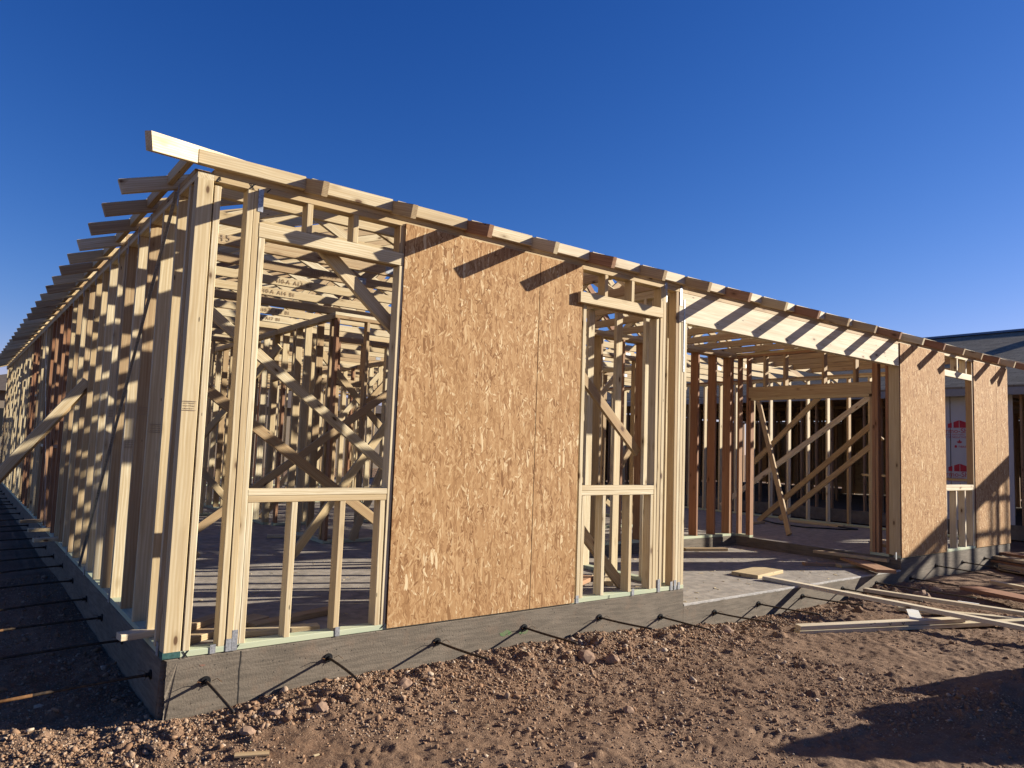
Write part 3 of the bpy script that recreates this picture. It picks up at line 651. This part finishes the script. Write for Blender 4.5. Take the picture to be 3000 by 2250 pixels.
strokes('pencil_number', [((-.02, -.016), (-.006, .016)), ((-.006, .016), (-.004, -.016)), ((.002, -.012), (.018, .022)), ((.018, .022), (.018, -.018))], .0022, (.215, -.0020, 2.848), (1, 0, 0), (0, 0, 1), PENCIL, H)
for (k, x, s) in [(3, 1.62, '410-A  A00  B1'), (4, 1.50, '410-A  A12  B1'), (5, 1.55, '410-A  A14  B1'), (7, 1.95, '410-A  A13  B1'), (8, 2.05, '410-A  A17  B1')]:
    text('stencil_text', s, .062, (x, tl[k]-T/2-.004, ZP2+.025), (1, 0, 0), (0, 0, 1), STENCIL, CH[k])
text('pencil_text', 'OH 5', .075, (.52, tl[2]-T/2-.004, ZP2+.016), (1, 0, .12), (-.12, 0, 1), PENCIL, CH[2])
def stamp(o, X, Y, w_=.06, h_=.045):
    s = []
    for r in range(3):
        x = -w_/2
        while x < w_/2-.004:
            l = random.uniform(.003, .009); s.append(((x, (r-1)*h_/3), (x+l, (r-1)*h_/3+random.uniform(-.002, .002)))); x += l+random.uniform(.002, .004)
    s += [((-w_/2-.004, -h_/2-.003), (w_/2+.004, -h_/2-.003)), ((-w_/2-.004, h_/2+.003), (w_/2+.004, h_/2+.003))]
    strokes('grade_stamp', s, .0035, o, X, Y, PENCIL, H)
stamp((.046, -.0028, 1.40), (1, 0, 0), (0, 0, 1)); 
for i in (1, 2, 3, 5): stamp((.045, ys[i]-.0028, 1.15+.12*(i % 3)), (1, 0, 0), (0, 0, 1))

# ---------------------------------------------------------------- loose timber and site litter
def loose(name, p0, p1, w_, t_, mat, label, cat='board', group=None, upv=(0, 0, 1)):
    return tag(plank(name, p0, p1, w_, t_, mat, None, upv), label, cat, group)
loose('long_board', (6.25, .40, -.112), (6.78, -2.75, -.235), D, T, CHALK, 'long pale two by four leaning from the porch edge down onto the soil')
loose('soil_board', (5.16, -.66, -.335), (7.55, -1.78, -.275), D, T, PALE, 'lower of two stacked pale boards lying on the soil before the porch')
loose('soil_board', (5.18, -.655, -.296), (6.75, -1.40, -.252), D, T, CHALK, 'upper pale board with pencil marks stacked on another board on the soil')
loose('crossing_board', (7.48, -.10, -.265), (7.62, -2.0, -.235), D, T, CHALK, 'pale bowed board lying beyond the long leaning board')
loose('crossing_board', (6.95, -.72, -.30), (7.72, -2.05, -.285), D, T, PALE, 'pale board half hidden under the bowed board on the soil')
loose('board_offcut', (6.22, .63, -.119), (6.86, .72, -.119), .32, .040, PALE, 'square sunlit board offcut lying on the porch slab')
loose('board_offcut', (7.72, .80, -.120), (8.12, .52, -.120), .089, .038, FIR, 'short reddish board offcut in shade on the porch slab')
loose('stacked_board', (8.0, .50, -.119), (8.50, .30, -.119), .14, .038, TAN, 'bottom short plank of the small pile beside the right hand porch post')
loose('stacked_board', (7.88, -.16, -.080), (8.50, .62, -.080), .235, .038, FIR, 'wide brown plank on the small pile overhanging the porch edge')
loose('stacked_board', (8.52, .12, -.035), (8.40, 1.05, -.035), .089, .038, TAN, 'narrow plank on top of the small pile by the right hand post')
loose('wide_plank', (8.72, -.72, -.245), (8.30, -2.1, -.235), .285, .038, FIR, 'wide reddish plank lying on the soil at the right edge')
loose('pile_board', (9.6, -.70, -.265), (9.0, -2.4, -.25), D, T, CHALK, 'pale board lying behind the wide reddish plank')
loose('pile_board', (9.35, -.75, -.222), (8.75, -2.4, -.21), D, T, PALE, 'second pale board on top of the board behind the reddish plank')
pile = []
for i, (x0, y0, x1, y1, z, m, wd) in enumerate([(11.2, -.25, 10.6, -2.6, -.28, TAN, .14), (11.5, -.22, 10.9, -2.6, -.28, FIR, .14), (11.35, -.2, 10.75, -2.6, -.241, TAN, .235), (11.5, -.05, 10.85, -2.5, -.202, FIR, .235), (11.62, .0, 10.95, -2.5, -.163, TAN, .185), (11.45, -.32, 10.8, -2.6, -.163, PALE, .089), (11.9, -.02, 11.1, -2.5, -.124, FIR, .235)]):
    loose('lumber_pile_board', (x0, y0, z), (x1, y1, z), wd, T, m, f'{["lowest left", "lowest right", "second layer", "third layer", "fourth layer", "narrow pale", "topmost"][i]} plank of the lumber pile beside the far right wall', 'board', 'planks of the lumber pile')
for p0, p1, m, l in [((-.15, .40, .058), (.20, .44, .058), CHALK, 'short pale scrap board sticking out over the sill near the corner'), ((-.22, 4.95, .058), (.25, 5.0, .058), PALE, 'scrap board poking out of the left wall, nearest of the far three'), ((-.20, 5.9, .058), (.25, 5.92, .058), PALE, 'scrap board poking out of the left wall, middle of the far three'), ((-.22, 6.9, .058), (.25, 6.95, .058), TAN, 'scrap board poking out of the left wall, farthest of the three')]:
    loose('scrap_board', p0, p1, D, T, m, l)
for i, (p0, p1, wd, m, l) in enumerate([((.16, .30, .021), (.75, .62, .021), .14, TAN, 'shaded scrap plank on the floor behind the corner studs'), ((.42, .32, .021), (.98, .20, .021), .089, PALE, 'pale scrap board on the floor just behind the window sill plate'), ((.62, .42, .021), (1.25, .62, .021), .089, TAN, 'brown scrap board on the floor under the near window opening'), ((.20, .42, .060), (.60, .70, .060), .089, TAN, 'scrap board lying across another behind the corner studs'),
                                        ((2.2, 4.7, .021), (2.9, 4.4, .021), .089, PALE, 'scrap board on the floor deep inside the house'), ((3.3, .45, .021), (3.9, .75, .021), .14, FIR, 'brown scrap board on the floor behind the second window opening'), ((3.85, .42, .021), (4.2, .75, .021), .089, PALE, 'pale scrap near the porch side wall'), ((7.3, 2.36, -.119), (7.9, 2.1, -.119), .089, TAN, 'scrap board leaning flat at the rear porch wall'), ((11.7, 3.5, .021), (11.8, 2.45, .021), .089, PALE, 'board on the floor along the far right wall'), ((10.3, 3.4, .021), (10.9, 3.5, .021), .089, TAN, 'scrap board at the foot of the raking braces'), ((9.6, .7, .021), (10.3, 1.1, .021), .14, TAN, 'scrap plank on the floor behind the right hand panel')]):
    loose('floor_scrap', p0, p1, wd, T, m, l)
tag(rodobj('rubber_hose', [(11.4, 3.9, .015), (11.0, 3.3, .015), (10.9, 2.7, .015), (11.3, 2.2, .015), (11.6, 2.1, .015), (11.7, 2.5, .015)], .012, HOSE), 'dark hose curled on the floor of the right hand room', 'hose')
def sheet(name, pts, mat, label, cat):
    bm = bmesh.new(); vs_ = [bm.verts.new(p) for p in pts]; f = bm.faces.new(vs_); r = bmesh.ops.extrude_face_region(bm, geom=[f])
    bmesh.ops.translate(bm, verts=[v for v in r['geom'] if isinstance(v, bmesh.types.BMVert)], vec=(0, 0, -.003)); bmesh.ops.recalc_face_normals(bm, faces=bm.faces)
    return tag(from_bm(name, bm, mat), label, cat)
sheet('paper_label', [(6.31, -1.13, -.262), (6.60, -.96, -.225), (6.69, -1.03, -.222), (6.40, -1.20, -.258)], PAPER, 'small white card lying on the soil between the boards', 'card')
sheet('paper_strip', [(7.92, -.92, -.285), (7.95, -.90, -.285), (7.99, -1.10, -.285), (7.96, -1.11, -.285)], PAPER, 'thin white strip lying on the soil near the slab', 'strip')
tag(rodobj('red_can', [(3.62, 4.3, .95), (3.62, 4.3, 1.07)], .035, REDP2, None, 14), 'small red can standing inside the house beyond the window', 'can')
box('shelf_block', 3.5, 3.75, 4.024, 4.36, .91, .949, PALE, H, 0)
ROCK = plain('tan_rock', (.34, .225, .15), .95, 0, .4, 25, (.22, .135, .088), .6)
# larger rocks
def rock(name, x, y, r, label, seed):
    R = random.Random(seed); bm = bmesh.new(); bmesh.ops.create_icosphere(bm, subdivisions=2, radius=r)
    k = [Vector((R.uniform(-1, 1), R.uniform(-1, 1), R.uniform(-1, 1))).normalized() for _ in range(9)]
    for v in bm.verts:
        n = v.co.normalized(); c = min(1.0, min(.74/max(.2, n.dot(q)) for q in k if n.dot(q) > 0.01) if any(n.dot(q) > .01 for q in k) else 1)
        v.co = n*r*c*R.uniform(.95, 1.05); v.co.z *= .72
    o = from_bm(name, bm, ROCK); o.location = (x, y, float(hgt(np.array([x]), np.array([y]))[0])+r*.22); o.rotation_euler.z = R.uniform(0, 6)
    return tag(o, label, 'rock', 'larger rocks on the soil')
for i, (x, y, r, l) in enumerate([(1.35, -.30, .055, 'rounded rock on the rubble bank below the big panel'), (2.78, -.42, .075, 'largest tan rock on the bank below the big panel'), (2.95, -.52, .06, 'tan rock touching the largest rock on the bank'), (.78, -.36, .05, 'pale rock near the corner end of the slab'), (1.55, -1.62, .035, 'lone stone on open soil in the foreground'),
                                  (2.35, -1.25, .04, 'lone stone on open soil right of the centre'), (1.75, -1.95, .035, 'stone at the bottom edge of the picture'), (7.9, -.55, .11, 'big rock near the slab step at the right'), (8.5, -.45, .07, 'rock beside the big rock at the slab step'), (4.55, -.35, .07, 'rock under the porch edge at its left end'), (5.6, -.65, .05, 'rock under the middle of the porch edge'), (6.05, -1.0, .045, 'rock beside the white card'), (1.02, -1.9, .035, 'small stone at the bottom left of centre'), (.35, -.42, .045, 'stone heaped at the corner of the slab'), (.55, -.28, .04, 'stone beside the first cable')]): rock('rock', x, y, r, l, i+3)

# ---------------------------------------------------------------- neighbouring house
N = empty('neighbour_house', 'neighbouring half built house with grey shingle roof and white sheathing', 'house', (16.3, -4.2, 0))
def mk_shingle():
    b = NB('grey_shingle'); v = b.coord((1, 1, 1), False, out='Object'); br = b.n('ShaderNodeTexBrick'); br.inputs['Scale'].default_value = 1
    mp = b.n('ShaderNodeMapping'); mp.inputs['Rotation'].default_value = (0, 0, math.pi/2); b.l(v, mp.inputs[0]); b.l(mp.outputs[0], br.inputs['Vector'])
    br.inputs['Brick Width'].default_value = .32; br.inputs['Row Height'].default_value = .135; br.inputs['Mortar Size'].default_value = .006
    br.inputs['Color1'].default_value = (.19, .152, .100, 1); br.inputs['Color2'].default_value = (.36, .295, .20, 1); br.inputs['Mortar'].default_value = (.07, .058, .045, 1)
    n = b.noise(v, 5, 5, .7); c = b.mix(b.math('MULTIPLY', b.ramp(n, (.4, 0), (.62, 1)), .7), br.outputs[0], (.21, .17, .115)); b.col(c); b.bump(br.outputs['Fac'], .6, -.01); b.b.inputs['Roughness'].default_value = .9; return b.m
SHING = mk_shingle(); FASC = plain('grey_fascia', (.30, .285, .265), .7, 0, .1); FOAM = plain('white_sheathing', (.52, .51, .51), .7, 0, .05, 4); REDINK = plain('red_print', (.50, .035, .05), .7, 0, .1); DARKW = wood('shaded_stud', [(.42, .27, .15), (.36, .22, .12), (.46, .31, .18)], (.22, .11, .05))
x0, xr, x3, y0, y1, ze = 16.0, 22.3, 28.6, -4.3, 16.0, 2.84; zr = ze+(xr-x0)*PI
def prism(name, q, y0, y1, mat):
    v = [(a, y0, c) for a, c in q]+[(a, y1, c) for a, c in q]; n = len(q)
    return pydata(name, v, [tuple(range(n)), tuple(range(2*n-1, n-1, -1))]+[(i, i+n, (i+1) % n+n, (i+1) % n) for i in range(n)], mat, None)
def under(o, par=N):
    o.parent = par; o.matrix_parent_inverse = Matrix.Translation(-Vector(par.location)); return o
under(prism('roof_slope', [(x0-.02, ze), (xr, zr), (xr, zr-.04), (x0-.02, ze-.04)], y0, y1, SHING)); under(prism('roof_slope', [(xr, zr), (x3, ze), (x3, ze-.04), (xr, zr-.04)], y0, y1, SHING))
under(prism('ridge_cap', [(xr-.25, zr-.05), (xr, zr+.05), (xr+.25, zr-.05), (xr, zr+.01)], y0, y1, FASC))
def nbox(name, x0, x1, y0, y1, z0, z1, m): return box(name, x0, x1, y0, y1, z0, z1, m, N, 0)
nbox('fascia', x0-.03, x0, y0, y1, ze-.20, ze-.045, FASC); nbox('soffit', x0, x0+.32, y0, y1, ze-.09, ze-.06, FASC)
under(prism('roof_vent', [(21.2, 4.55), (21.2, 4.75), (21.65, 4.80), (21.65, 4.66)], 1.6, 2.0, FASC))
nbox('floor_slab', 16.3, 28.2, y0+.1, y1, -.30, .0, CONC); 
y = y0+.12
while y < y1-.1:
    if not (1.25 < y < 2.45): nbox('stud', 16.33, 16.42, y, y+T, 0, 2.66, DARKW)
    y += .4064
nbox('top_plate', 16.33, 16.42, y0+.1, y1, 2.66, 2.74, DARKW)
for (xx, ya, yb) in ((19.5, y0+.1, y1), (24.0, y0+.1, y1), (28.1, y0+.1, y1)):
    y = ya
    while y < yb-.05: nbox('stud', xx, xx+D, y, y+T, 0, 2.66, DARKW) if random.random() < .92 else None; y += .4064 if xx < 20 else .61
    nbox('top_plate', xx, xx+D, ya, yb, 2.66, 2.74, DARKW)
for yw in (3.5, 9.0, 15.8):
    x = 16.6
    while x < 28: nbox('stud', x, x+T, yw, yw+D, 0, 2.66, DARKW); x += .5
for yy_ in np.arange(y0+.62, y1, .61): nbox('ceiling_joist', 16.3, 28.2, yy_, yy_+T, 2.745, 2.83, DARKW)
x = 16.5
while x < 28: nbox('stud', x, x+T, y0+.1, y0+.1+D, 0, 2.66, DARKW); x += .4064
nbox('top_plate', 16.3, 28.2, y0+.1, y0+.19, 2.66, 2.74, DARKW)
for i, x in enumerate(np.arange(16.9, 28, .61)): nbox('gable_stud', x, x+.09, y0+.12, y0+.16, 2.745, min(zr, ze+min(x-x0, x3-x)*PI)-.05, DARKW) if ze+min(x-x0, x3-x)*PI-2.9 > .1 else None
for (xx, ya, yb) in ((24.1, -2.5, 3.0), (24.1, 4.2, 9.0), (28.2, -4.0, 1.0), (28.2, 1.6, 6.5), (28.2, 7.1, 15.5)):
    nbox('wall_sheet', xx, xx+.012, ya, yb, .05, 2.66, TAN)
for (xa, xb) in ((16.5, 20.6), (21.4, 27.8)): nbox('wall_sheet', xa, xb, 15.9, 15.912, .05, 2.66, TAN)
# white sheathing boards with red print on the side wall
for ya, yb in ((1.26, 2.44), (2.46, 3.66)): 
    bm = bmesh.new(); bmesh.ops.create_cube(bm, size=1)
    for v in bm.verts: v.co = (16.325+.02*v.co.x, (ya+yb)/2+(yb-ya)*v.co.y, 1.35+2.70*v.co.z)
    under(from_bm('sheathing_board', bm, FOAM))
def ink(name, pts, x=16.313):
    return under(pydata(name, [(x, a, b_) for a, b_ in pts]+[(x+.001, a, b_) for a, b_ in pts], [tuple(range(len(pts))), tuple(range(2*len(pts)-1, len(pts)-1, -1))], REDINK))
yc = 2.27
for zb in (1.98, 1.04):
    ink('printed_house', [(yc+.005, zb), (yc+.115, zb), (yc+.115, zb+.125), (yc+.005, zb+.165)]); ink('printed_house', [(yc-.005, zb), (yc-.005, zb+.165), (yc-.13, zb+.12), (yc-.13, zb)])
    ink('printed_house', [(yc+.15, zb), (yc+.23, zb), (yc+.23, zb+.085), (yc+.15, zb+.115)]); ink('printed_house', [(yc-.16, zb), (yc-.16, zb+.115), (yc-.24, zb+.085), (yc-.24, zb)])
    for s, sz, dz, dy in (('Thermo-Sheath', .150, -.115, .52), ('THERMAL SHEATHING', .046, -.165, .36), ('OF NEGATIVE', .060, -.225, .24), ('FIBRE', .066, -.43, .02)):
        text('printed_text', s, sz, (16.313, yc+dy, zb+dz), (0, -1, 0), (0, 0, 1), REDINK, N)
    ink('printed_maple', [(yc-.0, zb-.25), (yc-.02, zb-.29), (yc-.06, zb-.30), (yc-.03, zb-.33), (yc, zb-.335), (yc+.03, zb-.33), (yc+.06, zb-.30), (yc+.02, zb-.29)])
    ink('printed_logo', [(yc+.05, zb-.43), (yc+.05, zb-.39), (yc+.075, zb-.37), (yc+.10, zb-.39), (yc+.10, zb-.43)])
# house beyond the rear of the lot
Dn = empty('rear_house', 'pale stucco house with dark roof standing beyond the rear of the frame', 'house', (4, 34, -.3))
STUC = plain('stucco', (.22, .175, .13), .9, 0, .12, 3); TILE = plain('dark_roof', (.11, .085, .07), .9, 0, .3, 8)
def dpart(name, q, ya, yb, m, par=None): return under(prism(name, q, ya, yb, m), Dn)
dpart('wall', [(-1.6, -.4), (21, -.4), (21, 2.9), (-1.6, 2.9)], 34, 46, STUC)
v = [(-2.1, 33.5, 2.85), (21.5, 33.5, 2.85), (21.5, 46.5, 2.85), (-2.1, 46.5, 2.85), (4, 40, 4.7), (15, 40, 4.7)]
under(pydata('roof', v, [(0, 1, 5, 4), (1, 2, 5), (2, 3, 4, 5), (3, 0, 4), (3, 2, 1, 0)], TILE), Dn)
for xx in (-.2, 4.5, 9.5, 14.0): dpart('window', [(xx, .9), (xx+1.4, .9), (xx+1.4, 2.1), (xx, 2.1)], 33.96, 33.99, BLACK)

# wood chips and sawdust crumbs left on the slab and around it
cv = []; cf = []
for _ in range(420):
    q = random.random()
    if q < .45: x, y, z = random.uniform(4.45, 8.5), random.uniform(.05, 2.4), -.139
    elif q < .85: x, y, z = random.uniform(.15, 4.2), random.uniform(.12, 3.8), .001
    else: x, y = random.uniform(.2, 7), random.uniform(-1.5, -.1); z = float(hgt(np.array([x]), np.array([y]))[0])+.006
    a = random.uniform(0, 6.28); l = random.choice([.005, .008, .012, .018, .03] if q < .85 else [.004, .006, .009, .014])*random.uniform(.6, 1.2); wd = l*random.uniform(.15, .5); t = random.uniform(.001, .004); c_, s_ = math.cos(a), math.sin(a); i = len(cv)
    for dz in (0, t):
        for u, v in ((-l, -wd), (l, -wd*.7), (l*.9, wd), (-l*.8, wd*.8)): cv.append((x+u*c_-v*s_, y+u*s_+v*c_, z+dz+random.uniform(0, .002)*(dz > 0)))
    cf += [(i+4, i+5, i+6, i+7), (i, i+4, i+7, i+3), (i, i+1, i+5, i+4), (i+1, i+2, i+6, i+5), (i+2, i+3, i+7, i+6)]
tag(pydata('wood_chips', cv, cf, PALE), 'scattered small wood chips on the slab and soil', None, None, 'stuff')
rs = loose('ribbed_strip', (.21, -.66, float(hgt(np.array([.27]), np.array([-.66]))[0])+.012), (.36, -.72, float(hgt(np.array([.36]), np.array([-.72]))[0])+.010), .045, .012, TAN, 'small ribbed wooden strip half buried in the foreground soil', 'strip')
# spray paint marks on the slab face
def blot(name, x, z, r, mat):
    n = 14; p = [(x+r*1.6*random.uniform(.45, 1)*math.cos(6.283*k/n), -.0012, z+r*.6*random.uniform(.45, 1)*math.sin(6.283*k/n)) for k in range(n)]
    pydata(name, p, [tuple(range(n))], mat, slab)
GREENP = plain('green_spray', (.11, .19, .07), .9, 0, .5, 60, (.17, .15, .10)); REDSP = plain('red_spray', (.26, .12, .085), .9, 0, .5, 60, (.18, .14, .10))
blot('paint_mark', 2.36, -.145, .045, GREENP); blot('paint_mark', 2.53, -.155, .04, GREENP); blot('paint_mark', .215, -.055, .014, REDSP)
# pencil V marks on the upper soil board
ub = [o for o in bpy.data.objects if o.get('label', '').startswith('upper pale board')][0]
d_ = Vector((6.75-5.18, -1.40+.655, -.252+.296)).normalized(); n_v = Vector((0, 0, 1)).cross(d_).normalized()*-1
for t_ in (.92, 1.06):
    o_ = Vector((5.18, -.655, -.296))+d_*t_+n_v*(D/2+.001)
    st = strokes('pencil_mark', [((-.015, .015), (0, -.013)), ((0, -.013), (.014, .015))], .004, o_, d_, (0, 0, 1), MARK, None)
    st.parent = ub; st.matrix_parent_inverse = ub.matrix_basis.inverted()
